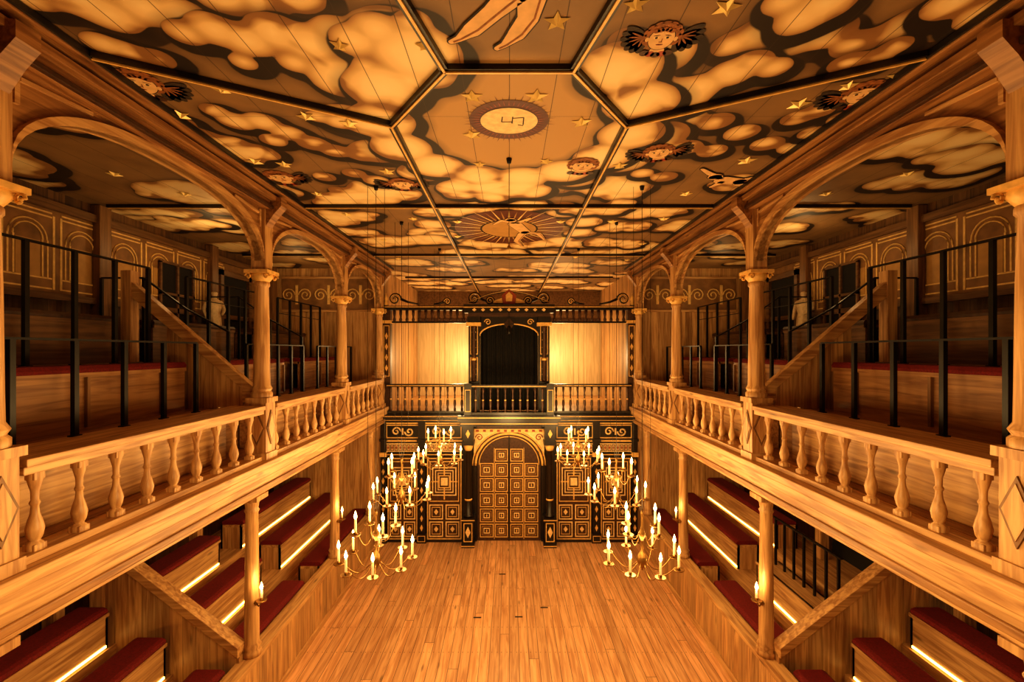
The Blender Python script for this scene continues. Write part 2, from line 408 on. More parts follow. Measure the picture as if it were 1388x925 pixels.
def putto(pxs):
    mb=MB('painted_putto')
    for lay,(mat,gr) in enumerate(((INK,.010),(SKIN,0))):
        for pts,rs in pxs:
            w=[c2w(*p) for p in pts]; caps(mb,w,[r+gr for r in rs],CEIL-.010-.003*lay,mat)
    for pts,rs in pxs[1:3]:   # painted muscle shading along the legs
        w=[c2w(*p) for p in pts]
        for i in range(len(w)-1):
            (xa,ya),(xb,yb)=w[i],w[i+1]; r=rs[i]*.6
            mb.bar((xa+r,ya,CEIL-.0145),(xb+rs[i+1]*.6,yb,CEIL-.0145),.012,.001,HAIR)
    mb.make()
putto([([(700,-25),(715,-90)],[.10,.11]),([(700,-15),(668,14),(640,38),(622,50),(612,54)],[.085,.062,.058,.026,.02]),([(722,-12),(716,22),(700,44),(684,58),(674,63)],[.085,.062,.056,.026,.02]),
  ([(690,-85),(640,-60),(600,-70)],[.045,.035,.022]),([(740,-85),(790,-70),(820,-90)],[.045,.035,.022]),([(716,-130),(717,-135)],[.1,.1])])
putto([([(980,243),(1003,245)],[.10,.085]),([(1003,245),(1022,240),(1036,247)],[.075,.05,.025]),([(1003,247),(1016,252),(1028,258)],[.075,.05,.025]),
  ([(976,240),(962,234),(952,228)],[.04,.035,.02]),([(977,246),(964,252)],[.04,.025]),([(969,238),(970,239)],[.075,.075])])
putto([([(698,303),(712,314)],[.11,.09]),([(712,314),(730,316),(738,324)],[.07,.05,.025]),([(708,316),(700,326),(708,333)],[.07,.05,.025]),
  ([(696,301),(680,298),(670,303)],[.045,.035,.02]),([(702,301),(718,295)],[.045,.025]),([(692,297),(693,298)],[.08,.08])])
# ------------------------------------------------------------------ columns, arches
colprof=[(.12,0),(.12,.05),(.10,.07),(.118,.10),(.095,.14),(.092,.3),(.086,.9),(.076,1.28),(.092,1.30),(.092,1.33),(.08,1.35)]
XCOL=3.0
def column(sx,y):
    b=MB('column'); xc=sx*XCOL
    b.box(xc-.105,xc+.105,y-.105,y+.105,3.2,3.9,Wz); b.box(xc-.13,xc+.13,y-.13,y+.13,3.88,3.94,Wz); b.box(xc-.125,xc+.125,y-.125,y+.125,3.2,3.28,Wz)
    for r_,mt,dd in((.095,Wdz,.012),(.075,Wz,.018)):
        d=[(y,3.58+r_*2.2),(y+r_,3.58),(y,3.58-r_*2.2),(y-r_,3.58)]; b.prism(d,'x',xc-sx*.105,xc-sx*(.105+dd),mt)
        d=[(xc,3.58+r_*2.2),(xc+r_,3.58),(xc,3.58-r_*2.2),(xc-r_,3.58)]; b.prism(d,'y',y-.105,y-.105-dd,mt)
    b.lathe(xc,y,3.94,[(r,z*1.04) for r,z in colprof],Wz,20)
    zc=5.33
    b.lathe(xc,y,zc,[(.08,0),(.095,.02),(.125,.06),(.12,.10)],GOLD,16)
    for a in(-1,1):
        for c in(-1,1):
            pts=[]
            for i in range(14):
                t=i/13*2.2*math.pi*1.0; r=.045*(1-i/16)
                pts.append((xc+a*(.11+r*math.cos(t)*.8),y+c*.10,zc+.065+r*math.sin(t)))
            b.tube(pts,.012,GOLD,5)
    b.box(xc-.14,xc+.14,y-.14,y+.14,zc+.10,zc+.14,GOLD)
    b.box(xc-.085,xc+.085,y-.085,y+.085,zc+.14,6.2,Wz)
    b.prism([(xc-sx*.085,6.0),(xc-sx*.085,6.34),(xc-sx*.27,6.34),(xc-sx*.27,6.24),(xc-sx*.18,6.14)],'y',y-.07,y+.07,Wbeam)
    b.make(.006)
for sx in(-1,1):
    for y in COLY: column(sx,y)
    column(sx,10.55)
    b=MB('ceiling_beam'); b.box(sx*2.86,sx*3.12,-2.38,FR-.02,6.2,CEIL-.004,Wbeam); b.box(sx*2.82,sx*2.86,-2.38,FR-.02,6.2,6.24,BRN); b.box(sx*2.79,sx*2.86,-2.38,FR-.02,6.3,6.36,Wbeam); b.box(sx*2.73,sx*2.86,-2.38,FR-.02,6.39,CEIL-.004,Wbeam); b.box(sx*2.71,sx*2.73,-2.38,FR-.02,CEIL-.05,CEIL-.004,BLK); b.make(.006)
    ys_=COLY+[10.55]
    for i in range(4):
        a,c=ys_[i]+.086,ys_[i+1]-.086
        b=MB('timber_arch'); n=28; mid=(a+c)/2; hw=(c-a)/2
        def zz(t):
            k=min(1,abs(t-mid)/hw); return 5.58+.57*(1-k**2.5)**(1/2.1)
        ts=[mid-hw*math.cos(math.pi*j/n) for j in range(n+1)]
        for j in range(n):
            b.prism([(ts[j],zz(ts[j])),(ts[j+1],zz(ts[j+1])),(ts[j+1],6.2),(ts[j],6.2)],'x',sx*2.96,sx*3.04,Wbeam)
            b.prism([(ts[j],zz(ts[j])),(ts[j+1],zz(ts[j+1])),(ts[j+1],min(6.2,zz(ts[j+1])+.06)),(ts[j],min(6.2,zz(ts[j])+.06))],'x',sx*2.92,sx*3.08,Wy)
        for e0,sg in((a,1),(c,-1)):
            b.bar((sx*2.95,e0+sg*.05,5.98),(sx*2.95,e0+sg*.05,6.18),.02,.03,Wy)
            b.bar((sx*2.95,e0+sg*.07,6.14),(sx*2.95,e0+sg*.55,6.175),.02,.025,Wy)
        b.make()
    b=MB('gallery_front_beam'); b.box(sx*2.90,sx*3.25,-2.38,FR,2.82,3.12,Wy); b.box(sx*2.84,sx*2.9,-2.38,FR,3.02,3.12,Wy); b.box(sx*2.87,sx*2.9,-2.38,FR,2.86,2.92,Wmy)
    b.box(sx*2.82,sx*3.25,-2.38,FR,3.12,3.2,Wy); b.make(.01)
    b=MB('gallery_floor'); b.box(sx*3.25,sx*XO,-2.38,FR,2.9,3.2,Wmy); b.make()
    bal=[(.046,0),(.046,.05),(.026,.07),(.040,.10),(.048,.15),(.038,.2),(.024,.25),(.020,.30),(.030,.32),(.020,.34),(.022,.40),(.034,.45),(.04,.48),(.04,.54)]
    for i in range(4):
        a,c=ys_[i]+.135,ys_[i+1]-.135
        b=MB('balustrade'); b.box(sx*2.90,sx*3.26,a,c,3.75,3.80,Wy); b.box(sx*2.88,sx*3.30,a,c,3.80,3.85,Wy); b.box(sx*2.92,sx*3.06,a,c,3.2,3.25,Wy)
        n=round((c-a)/.285)
        for k in range(n):
            yy=a+(c-a)*(k+.5)/n
            b.lathe(sx*2.99,yy,3.24,[(r,z*.95) for r,z in bal],Wz,12)
            b.box(sx*2.99-.04,sx*2.99+.04,yy-.04,yy+.04,3.24,3.29,Wz); b.box(sx*2.99-.034,sx*2.99+.034,yy-.034,yy+.034,3.69,3.755,Wz)
        b.make(.005)
    b=MB('pit_parapet'); b.box(sx*3.06,sx*3.16,.6,FR-.35,0,.76,Wzy); b.box(sx*3.02,sx*3.22,.6,FR-.35,.76,.82,Wy); b.box(sx*3.03,sx*3.06,.6,FR-.35,0,.1,Wy); b.make(.005)
    for y in(2.67,5.55,8.19,10.3):
        b=MB('gallery_support_column'); 
        b.lathe(sx*3.12,y,.82,[(.11,0),(.11,.06),(.09,.08),(.105,.12),(.083,.16),(.08,.8),(.07,1.72),(.085,1.75),(.07,1.77),(.08,1.84),(.11,1.88)],Wz,20)
        b.box(sx*3.12-.13,sx*3.12+.13,y-.13,y+.13,2.70,2.76,Wz); b.prism([(y-.12,2.76),(y+.12,2.76),(y+.28,2.82),(y-.28,2.82)],'x',sx*3.04,sx*3.2,Wy)
        b.make()
    # ---------------- lower tiers
    b=MB('lower_seating_platform')
    b.box(sx*3.17,sx*3.95,-1.5,FR,0,.35,Wy); b.box(sx*3.95,sx*4.62,-1.5,FR,0,.70,Wy); b.box(sx*4.62,sx*XO,-1.5,FR,0,1.06,Wy); b.make()
    secs=[(-1.2,5.3),(5.72,7.35),(7.95,FR-.1)]
    rows=[(3.30,.35,.75),(3.98,.70,1.12),(4.65,1.06,1.47)]
    for si,(a,c) in enumerate(secs):
        for ri,(xf,zb,zs) in enumerate(rows):
            nored=(sx==1 and si==1 and ri>=1)
            if sx==1 and si==1 and ri==2: continue
            b=MB('cushioned_bench')
            xb=xf+.36
            b.box(sx*xf,sx*(xf+.03),a,c,zb,zs,Wy); b.box(sx*(xf-.02),sx*xb,a,c,zs-.04,zs,Wy)
            b.box(sx*(xb-.03),sx*xb,a,c,zb,zs,Wy)
            for yy in(a,c-.03): b.box(sx*xf,sx*xb,yy,yy+.03,zb,zs-.04,Wz)
            if not nored:
                prof=[(sx*(xf-.01),zs),(sx*(xf-.025),zs+.025),(sx*(xf-.01),zs+.055),(sx*(xf+.03),zs+.07),(sx*(xb-.05),zs+.07),(sx*(xb-.01),zs+.05),(sx*(xb-.01),zs)]
                b.prism(prof,'y',a+.02,c-.02,CUSH)
            if ri>0: b.box(sx*(xf-.012),sx*xf,a+.03,c-.03,zb+.02,zb+.045,LED)
            b.make()
    yp=5.42
    b=MB('stair_partition'); 
    b.prism([(sx*3.17,.36),(sx*3.17,.92),(sx*4.75,2.12),(sx*4.75,.36)],'y',yp-.04,yp+.04,Wzx)
    b.prism([(sx*3.17,.90),(sx*3.17,1.02),(sx*4.75,2.24),(sx*4.75,2.12)],'y',yp-.08,yp+.08,Wx)
    b.box(sx*4.75,sx*4.9,yp-.08,yp+.08,1.06,2.5,Wz); b.make(.004)
    for yy,xx in((7.6,5.2),(5.42,5.4)):
        b=MB('timber_post'); b.box(sx*(xx-.07),sx*(xx+.07),yy-.07,yy+.07,1.06,2.9,Wz); b.make(.005)
    # ---------------- upper tiers
    b=MB('upper_seating_platform')
    b.box(sx*3.62,sx*4.26,-1.5,FR,3.2,3.78,Wmy); b.box(sx*4.26,sx*XO,-1.5,FR,3.2,4.36,Wdy); b.make()
    for (a,c) in((-1.2,5.5),(6.1,7.9),(8.5,FR-.15)):
        b=MB('cushioned_bench'); b.box(sx*3.90,sx*3.93,a,c,3.78,4.30,Wmy); b.box(sx*3.88,sx*4.25,a,c,4.26,4.30,Wmy); b.box(sx*4.22,sx*4.25,a,c,3.78,4.3,Wmy)
        b.prism([(sx*3.885,4.30),(sx*3.875,4.33),(sx*3.9,4.365),(sx*4.2,4.365),(sx*4.23,4.34),(sx*4.23,4.30)],'y',a,c,CUSH)
        for k in range(int((c-a)/.9)+1): yy=min(a+.9*k,c-.03); b.box(sx*3.87,sx*3.9,yy,yy+.03,3.8,4.26,Wdz)
        b.make()
        b=MB('cushioned_bench'); b.box(sx*4.75,sx*4.78,a,c,4.36,4.85,Wdy); b.box(sx*4.73,sx*5.1,a,c,4.81,4.85,Wdy); b.box(sx*5.07,sx*5.1,a,c,4.36,4.85,Wdy)
        b.prism([(sx*4.735,4.85),(sx*4.725,4.88),(sx*4.75,4.915),(sx*5.05,4.915),(sx*5.08,4.89),(sx*5.08,4.85)],'y',a,c,BRN); b.make()
        b=MB('cushioned_bench'); b.box(sx*3.40,sx*3.60,a,c,3.2,3.74,Wy); b.box(sx*3.33,sx*3.62,a,c,3.74,3.80,Wy); b.make(.01)
    def rail(x,a,c,z0,z1,n,mid=True):
        b=MB('iron_railing')
        b.box(sx*x-.02,sx*x+.02,a,c,z1-.018,z1,IRON)
        for k in range(n+1):
            yy=a+(c-a)*k/n; b.box(sx*x-.018,sx*x+.018,yy-.02,yy+.02,z0,z1-.015,IRON)
            b.box(sx*x-.03,sx*x+.03,yy-.035,yy+.035,z0,z0+.012,IRON)
        if mid: b.box(sx*x-.006,sx*x+.006,a,c,z1-.30,z1-.288,IRON)
        b.make()
    rail(3.56,2.3,5.2,3.80,4.6,6,False); rail(3.56,6.2,7.9,3.80,4.6,4,False); rail(3.56,8.5,10.3,3.80,4.6,4,False)
    rail(4.30,1.3,5.45,4.36,5.5,9,False); rail(4.30,6.1,7.9,4.36,5.5,4); rail(4.30,8.5,10.4,4.36,5.5,4)
    for yy in(5.95,8.05):
        b=MB('iron_railing')
        pts=[(sx*3.65,yy,3.78,4.75),(sx*4.2,yy,3.78,5.05),(sx*4.75,yy,4.36,5.45),(sx*5.3,yy,4.36,5.45)]
        for i,(x,y_,zb,zt) in enumerate(pts):
            b.box(x-.018,x+.018,yy-.014,yy+.014,zb,zt,IRON)
            if i: b.bar((pts[i-1][0],yy,pts[i-1][3]),(x,yy,zt),.03,.02,IRON)
        b.make()
    b=MB('stair_stringer'); yp=5.72
    b.prism([(sx*3.31,4.03),(sx*3.31,4.17),(sx*4.75,5.42),(sx*4.75,5.22)],'y',yp-.05,yp+.05,Wx)
    b.prism([(sx*3.14,3.86),(sx*3.14,4.02),(sx*3.31,4.17),(sx*3.31,4.00),(sx*3.31,3.86)],'y',yp-.05,yp+.05,Wx)
    b.prism([(sx*3.31,3.80),(sx*3.31,4.05),(sx*3.62,4.31),(sx*3.62,3.80)],'y',yp-.03,yp+.03,Wzx)
    b.prism([(sx*3.62,3.78),(sx*3.62,4.3),(sx*4.26,4.84),(sx*4.26,3.78)],'y',yp-.03,yp+.03,Wzx)
    b.box(sx*4.68,sx*4.8,yp-.07,yp+.07,4.36,5.5,Wz)
    b.make(.004)
    b=MB('painted_gallery_frieze')
    X=sx*(XO-.03)
    b.box(sx*XO,X,-1,FR,5.2,6.2,FRZ); b.box(sx*XO,sx*(XO-.09),-1,FR,6.2,6.3,Wdy); b.box(sx*XO,sx*(XO-.08),-1,FR,5.12,5.2,Wdy)
    y=1.0
    def strip(ya,yb,za,zb): b.box(X,X-sx*.006,ya,yb,za,zb,LINE)
    while y<8.3:
        for zq in(5.24,5.36,6.10,6.15): strip(y+.02,y+.56,zq,zq+.018)
        for yq in(y+.06,y+.12,y+.44,y+.50): strip(yq,yq+.018,5.37,5.82)
        for r in(.165,.215):
            p=arc(y+.285,5.82,r,0,180,12)
            b.tube([(X-sx*.004,q_[0],q_[1]) for q_ in p],.010,LINE,4)
        b.box(X,X-sx*.004,y+.15,y+.42,5.38,5.80,TAN)
        for yq in(y+.0,y+.57): strip(yq,yq+.026,5.24,6.13)
        y+=.66
    b.make()
    for yy in(3.6,6.15,8.45,10.6):
        b=MB('timber_wall_post'); b.box(sx*XO,sx*(XO-.13),yy-.09,yy+.09,4.36,CEIL-.01,Wdz); b.make(.006)
    b=MB('window_1' if sx<0 else 'window_2'); X2=sx*(XO-.05)
    b.box(sx*XO,X2,7.2,7.95,4.95,5.9,DARK)
    for yq in(7.18,7.55,7.93): b.box(X2,X2-sx*.03,yq,yq+.04,4.93,5.92,Wdy)
    for zq in(4.92,5.4,5.9): b.box(X2,X2-sx*.03,7.18,7.97,zq,zq+.04,Wdy)
    b.make()
    b=MB('door_1' if sx<0 else 'door_2'); b.box(sx*XO,sx*(XO-.04),8.75,9.6,4.36,5.95,DARK); b.box(sx*XO,sx*(XO-.1),8.66,8.75,4.36,6.05,Wdy); b.box(sx*XO,sx*(XO-.1),9.6,9.69,4.36,6.05,Wdy); b.box(sx*XO,sx*(XO-.1),8.66,9.69,5.95,6.05,Wdy); b.make()
    b=MB('wall_gallery_end'); b.box(sx*3.02,sx*(XO),FR,FR+.12,0,CEIL,Wzx); b.make()
    b=MB('painted_end_frieze'); b.box(sx*3.15,sx*(XO-.2),FR-.02,FR,5.45,6.2,FRZ)
    for zq in(5.42,6.2): b.box(sx*3.12,sx*(XO-.2),FR-.05,FR,zq,zq+.05,Wx)
    for k in range(3):
        xc=3.5+.75*k
        for sg in(-1,1):
            pts=[]
            for i in range(22):
                t=i/21*3.3*math.pi; r=.16*(1-i/26); pts.append((sx*(xc+sg*(.2-r*math.cos(t))),FR-.025,5.82+r*math.sin(t)))
            b.tube(pts,.016,LINE,4)
        b.box(sx*(xc-.03),sx*(xc+.03),FR-.03,FR-.02,5.6,6.05,LINE)
    b.make()
b=MB('iron_railing')
for k in range(7):
    yy=5.85+.23*k; b.box(4.2,4.23,yy-.014,yy+.014,1.12,1.86,IRON)
b.box(4.195,4.235,5.8,7.3,1.85,1.87,IRON); b.make()
b=MB('door_3'); b.box(XO-.04,XO,6.5,7.8,1.06,2.8,DARK); b.box(XO-.1,XO,6.4,6.5,1.06,2.88,Wdy); b.box(XO-.1,XO,7.8,7.9,1.06,2.88,Wdy); b.make()
# ------------------------------------------------------------------ statues
def statue(x,y,z0,face):
    e=bpy.data.objects.new('statue',None); S.collection.objects.link(e)
    b=MB('plinth'); b.box(x-.13,x+.13,y-.13,y+.13,z0,z0+.22,STONE); b.make(.01,e)
    me=bpy.data.meshes.new('body'); z=z0+.22
    P=[(0,0,.52,.085,.07),(0,0,.66,.075,.06),(0,0,.80,.105,.065),(0,0,.86,.04,.04),(0,-.01,.90,.035,.035),(0,-.015,.945,.058,.062),(0,-.01,.99,.045,.05),
       (.13,0,.80,.036,.036),(.16,-.03,.66,.03,.03),(.08,-.12,.58,.022,.022),(.06,-.14,.56,.025,.014),
       (-.13,0,.80,.036,.036),(-.17,.01,.66,.03,.03),(-.16,-.05,.52,.022,.022),(-.16,-.06,.48,.025,.014),
       (.05,0,.46,.07,.07),(.055,-.03,.26,.05,.05),(.055,0,.03,.035,.035),(.055,-.08,.015,.03,.02),
       (-.05,0,.46,.07,.07),(-.055,0,.26,.05,.05),(-.055,.02,.03,.035,.035),(-.055,-.06,.015,.03,.02)]
    E=[(0,1),(1,2),(2,3),(3,4),(4,5),(5,6),(2,7),(7,8),(8,9),(9,10),(2,11),(11,12),(12,13),(13,14),(0,15),(15,16),(16,17),(17,18),(0,19),(19,20),(20,21),(21,22)]
    c,s_=math.cos(face),math.sin(face)
    me.from_pydata([(x+p[0]*c-p[1]*s_,y+p[0]*s_+p[1]*c,z+p[2]) for p in P],E,[])
    o=bpy.data.objects.new('body',me); S.collection.objects.link(o); o.parent=e
    sk=o.modifiers.new('skin','SKIN'); 
    for i,p in enumerate(P): me.skin_vertices[0].data[i].radius=(p[3],p[4])
    me.skin_vertices[0].data[0].use_root=True
    o.modifiers.new('sub','SUBSURF').levels=2; o.modifiers['sub'].render_levels=2
    me.materials.append(STONE)
    b=MB('robe'); seg=40; vs=[];fs=[]
    pr=[(.15,.0),(.14,.15),(.125,.35),(.115,.5),(.10,.6),(.125,.72),(.12,.8),(.05,.85)]
    for j,(r,h) in enumerate(pr):
        for i in range(seg):
            a=2*math.pi*i/seg; rr=r*(1+.09*math.sin(a*9+h*3)*(1-h)); dx,dy=rr*math.cos(a),rr*.8*math.sin(a)
            vs.append((x+dx*c-dy*s_,y+dx*s_+dy*c,z+h))
    for j in range(len(pr)-1):
        for i in range(seg): k=(i+1)%seg; fs.append((j*seg+i,j*seg+k,(j+1)*seg+k,(j+1)*seg+i))
    b.add(vs,fs,STONE,True); b.make(0,e)
statue(-5.3,8.22,4.36,math.radians(60)); statue(5.3,8.22,4.36,math.radians(-60))
# ------------------------------------------------------------------ frons scenae
K=FR/F
def frame(b,x0,x1,z0,z1,y,w,mat,d=.012):
    b.box(x0,x1,y-d,y,z0,z0+w,mat); b.box(x0,x1,y-d,y,z1-w,z1,mat); b.box(x0,x0+w,y-d,y,z0+w,z1-w,mat); b.box(x1-w,x1,y-d,y,z0+w,z1-w,mat)
def spiral(b,cx,cz,y,r,sg,mat,turns=1.6,th=.012,up=1,n=24):
    pts=[]
    for i in range(n):
        t=i/(n-1)*turns*2*math.pi; rr=r*(1-.85*i/(n-1)); pts.append((cx+sg*rr*math.cos(t),y,cz+up*rr*math.sin(t)))
    b.tube(pts,th,mat,5)
def scrollband(b,x0,x1,zc,h,y,mat,th=.011):
    n=max(1,round((x1-x0)/(h*2.0))); w=(x1-x0)/n
    for k in range(n):
        xm=x0+w*(k+.5)
        spiral(b,xm-w*.22,zc,y,h*.42,1,mat,1.3,th,1); spiral(b,xm+w*.22,zc,y,h*.42,-1,mat,1.3,th,-1)
        b.box(xm-.02,xm+.02,y-.01,y,zc-h*.3,zc+h*.3,mat)
e=MB('stage_frons_wall')
Y=FR
e.box(-3.02,-.80,Y,Y+.15,0,3.05,BLK); e.box(.80,3.02,Y,Y+.15,0,3.05,BLK); 
n=20
pts=arc(0,1.80,.76,0,180,n,.72)
for j in range(n):
    (xa,za),(xb,zb)=pts[j],pts[j+1]; e.prism([(xa,za),(xb,zb),(xb,3.05),(xa,3.05)],'y',Y,Y+.15,BRN)
for s in(-1,1): e.box(s*.76,s*.80,Y,Y+.15,0,3.05,BLK)
for r,th,mt in((.79,.03,GOLD),(.86,.018,GOLD)):
    p=arc(0,1.80,r,0,180,24,r-.04); e.tube([(q_[0],Y-.01,q_[1]) for q_ in p],th,mt,6)
for k in range(9):
    a=math.radians(18+18*k); e.box(.825*math.cos(a)-.02,.825*math.cos(a)+.02,Y-.015,Y,1.8+.785*math.sin(a)-.02,1.8+.785*math.sin(a)+.02,REDP)
for s in(-1,1):
    e.prism([(s*.83,2.0),(s*.83,2.58),(s*.30,2.58),(s*.55,2.45),(s*.74,2.2)],'y',Y-.012,Y,CREAMP)
    spiral(e,s*.70,2.46,Y-.02,.09,s,REDP,1.4,.012)
e.box(-.85,.85,Y-.03,Y,2.58,2.66,GOLD)
for k in range(10): e.box(-.78+.165*k,-.71+.165*k,Y-.04,Y-.03,2.595,2.645,REDP)
e.box(-3.02,3.02,Y-.28,Y+.1,2.93,3.03,BLK); e.box(-3.02,3.02,Y-.20,Y,2.86,2.93,BLK); e.box(-3.02,3.02,Y-.30,Y-.28,2.985,3.0,GOLD); e.box(-3.02,3.02,Y-.215,Y-.2,2.885,2.895,GOLD)
for s in(-1,1):
    xa,xb=(1.08,3.0)
    def bx(x0,x1,*r): e.box(s*x0,s*x1,*r)
    bx(xa,xb,Y-.03,Y,2.36,2.40,GOLD); bx(xa,xb,Y-.03,Y,2.78,2.81,GOLD)
    for (p0,p1) in((1.12,1.98),(2.12,2.90)):
        x0,x1=sorted((s*p0,s*p1))
        frame(e,x0,x1,2.44,2.76,Y-.005,.024,GOLD); scrollband(e,x0+.04,x1-.04,2.60,.26,Y-.012,CREAMP,.022)
        e.box(x0,x1,Y-.02,Y,2.12,2.32,CREAMP)
        m_=8
        for k in range(m_):
            cx_=x0+(x1-x0)*(k+.5)/m_; w=(x1-x0)/m_*.42
            frame(e,cx_-w,cx_+w,2.145,2.295,Y-.02,.014,BRN,.006); e.prism([(cx_-w*.5,2.22),(cx_,2.27),(cx_+w*.5,2.22),(cx_,2.17)],'y',Y-.028,Y-.02,REDP)
    bx(xa,xb,Y-.08,Y,2.04,2.10,BLK); bx(xa,xb,Y-.09,Y-.08,2.06,2.08,GOLD)
    for xc,wd in((2.05,.16),(2.95,.12)):
        bx(xc-wd/2,xc+wd/2,Y-.08,Y,0,2.86,BLK)
        for k in range(8):
            zc=.35+.22*k; e.prism([(s*xc-.035,zc),(s*xc,zc+.08),(s*xc+.035,zc),(s*xc,zc-.08)],'y',Y-.088,Y-.08,GOLD)
        bx(xc-wd/2-.03,min(3.02,xc+wd/2+.03),Y-.12,Y,0,.22,BLK); x0,x1=sorted((s*(xc-wd/2-.01),s*(xc+wd/2+.01))); frame(e,x0,x1,.04,.18,Y-.12,.012,GOLD)
        bx(xc-wd/2-.02,xc+wd/2+.02,Y-.11,Y,2.02,2.12,GOLD); bx(xc-wd/2-.02,xc+wd/2+.02,Y-.12,Y,2.38,2.44,BLK)
    for (p0,p1) in((1.12,1.93),(2.16,2.86)):
        x0,x1=sorted((s*p0,s*p1)); xm=(x0+x1)/2
        e.box(x0,x1,Y-.02,Y,.06,1.98,BRN); frame(e,x0,x1,.06,1.98,Y-.02,.025,GOLD)
        frame(e,x0+.06,x1-.06,.95,1.9,Y-.02,.018,GOLD)
        for d_,w_ in((.12,.024),(.19,.02),(.25,.016)):
            if xm-x0-d_>.05: frame(e,x0+d_,x1-d_,.97+d_,1.88-d_,Y-.02,w_,CREAMP)
        frame(e,xm-.13,xm+.13,1.27,1.57,Y-.028,.02,GOLD,.014); e.box(xm-.08,xm+.08,Y-.036,Y-.02,1.33,1.51,CREAMP)
        e.box(xm-.014,xm+.014,Y-.034,Y-.02,1.57,1.84,GOLD); e.box(xm-.014,xm+.014,Y-.034,Y-.02,1.0,1.27,GOLD)
        e.box(x0+.1,xm-.13,Y-.034,Y-.02,1.41,1.43,GOLD); e.box(xm+.13,x1-.1,Y-.034,Y-.02,1.41,1.43,GOLD)
        for q0,q1 in((x0+.05,xm-.03),(xm+.03,x1-.05)):
            for z0,z1 in((.12,.48),(.53,.88)):
                frame(e,q0,q1,z0,z1,Y-.02,.024,CREAMP); qm=(q0+q1)/2; zm=(z0+z1)/2
                frame(e,q0+.06,q1-.06,z0+.06,z1-.06,Y-.02,.012,GOLD); e.prism([(qm-.05,zm),(qm,zm+.07),(qm+.05,zm),(qm,zm-.07)],'y',Y-.03,Y-.02,CREAMP)
e.box(-3.02,-.8,Y-.05,Y,0,.06,BLK); e.box(.8,3.02,Y-.05,Y,0,.06,BLK)
e.make()
e=MB('arched_stage_door'); Yd=Y+.05
pts=[(.745,0)]+[(a,c) for a,c in arc(0,1.80,.745,0,180,24,.705)]+[(-.745,0)]
e.prism(pts,'y',Yd,Yd+.06,BRN)
DRW=plain('door_carving',(.34,.17,.05),.4,0,.2)
for (x0,x1) in((-.69,-.37),(-.33,-.03),(.03,.33),(.37,.69)):
    for k in range(6):
        z0=.08+.36*k; z1=z0+.32
        if k==5:
            if abs(x0+x1)>.9: continue
            z1=z0+.30
        frame(e,x0,x1,z0,z1,Yd,.018,GOLD); frame(e,x0+.045,x1-.045,z0+.05,z1-.05,Yd,.018,DRW,.018); frame(e,x0+.085,x1-.085,z0+.095,z1-.095,Yd,.020,CREAMP,.024)
        xm,zm=(x0+x1)/2,(z0+z1)/2; e.prism([(xm-.02,zm),(xm,zm+.035),(xm+.02,zm),(xm,zm-.035)],'y',Yd-.03,Yd,GOLD)
e.box(-.012,.012,Yd-.025,Yd,0,2.49,BLK)
for xx in(-.35,.35): e.box(xx-.006,xx+.006,Yd-.015,Yd,.04,2.2,GOLD)
e.tube([(q_[0],Yd-.01,q_[1]) for q_ in arc(0,1.8,.71,0,180,20,.67)],.014,GOLD,5)
for s in(-1,1): e.lathe(s*.06,Yd-.03,1.15,[(.005,-.02),(.02,-.01),(.02,.01),(.005,.02)],BRASS,10)
e.make()
for s in(-1,1):
    e=MB('stage_column'); xc=s*.94; yc=Y-.22
    e.box(xc-.15,xc+.15,yc-.15,Y-.0,0,.10,BLK); e.box(xc-.12,xc+.12,yc-.12,Y,.10,.60,BLK); e.box(xc-.15,xc+.15,yc-.15,Y,.60,.67,BLK)
    frame(e,xc-.10,xc+.10,.13,.56,yc-.12,.018,GOLD); e.prism([(xc-.06,.35),(xc,.48),(xc+.06,.35),(xc,.22)],'y',yc-.135,yc-.12,CREAMP)
    e.box(xc-.155,xc+.155,yc-.16,yc-.15,.62,.64,GOLD); e.box(xc-.155,xc+.155,yc-.16,yc-.15,.03,.05,GOLD)
    e.lathe(xc,yc,.67,[(.11,0),(.11,.04),(.085,.06),(.08,.5),(.07,1.55),(.085,1.57)],BLK,16)
    e.lathe(xc,yc,1.05,[(.083,0),(.09,.02),(.083,.04)],GOLD,16); e.lathe(xc,yc,2.2,[(.075,0),(.09,.03),(.11,.10),(.11,.14)],GOLD,16)
    e.box(xc-.14,xc+.14,yc-.14,Y,2.34,2.42,BLK); e.box(xc-.12,xc+.12,yc-.12,Y,2.42,2.78,BLK); e.prism([(xc-.05,2.6),(xc,2.7),(xc+.05,2.6),(xc,2.5)],'y',yc-.135,yc-.12,GOLD)
    e.box(xc-.18,xc+.18,yc-.2,Y,2.78,2.86,BLK); e.make()
e=MB('stage_canopy_cornice'); e.box(-1.16,1.16,Y-.50,Y-.30,2.90,3.03,BLK); e.box(-1.1,1.1,Y-.44,Y-.21,2.80,2.90,BLK); e.box(-1.16,1.16,Y-.51,Y-.50,2.98,3.0,GOLD); e.box(-1.1,1.1,Y-.45,Y-.44,2.84,2.855,GOLD); e.make()
e=MB('music_gallery_floor'); e.box(-3.02,3.02,Y,YB,2.95,3.05,Wx); e.make()
e=MB('wall_stage'); e.box(-3.02,3.02,YB-.1,YB,3.05,5.45,Wpale); e.box(-3.02,3.02,YB-.13,YB,5.45,5.55,BRN); e.box(-3.02,3.02,YB-.1,YB,5.55,CEIL-.003,Wdy); e.make()
for s,nm in((-1,'music_left'),(1,'music_right')):
    e=MB('wall_'+nm); e.box(s*2.98,s*3.05,Y+.12,YB-.1,3.05,CEIL-.003,Wzy); e.make()
e=MB('music_gallery_balustrade')
bp=[(.028,0),(.028,.05),(.018,.08),(.032,.14),(.03,.2),(.014,.3),(.022,.34),(.014,.38),(.028,.46),(.028,.52)]
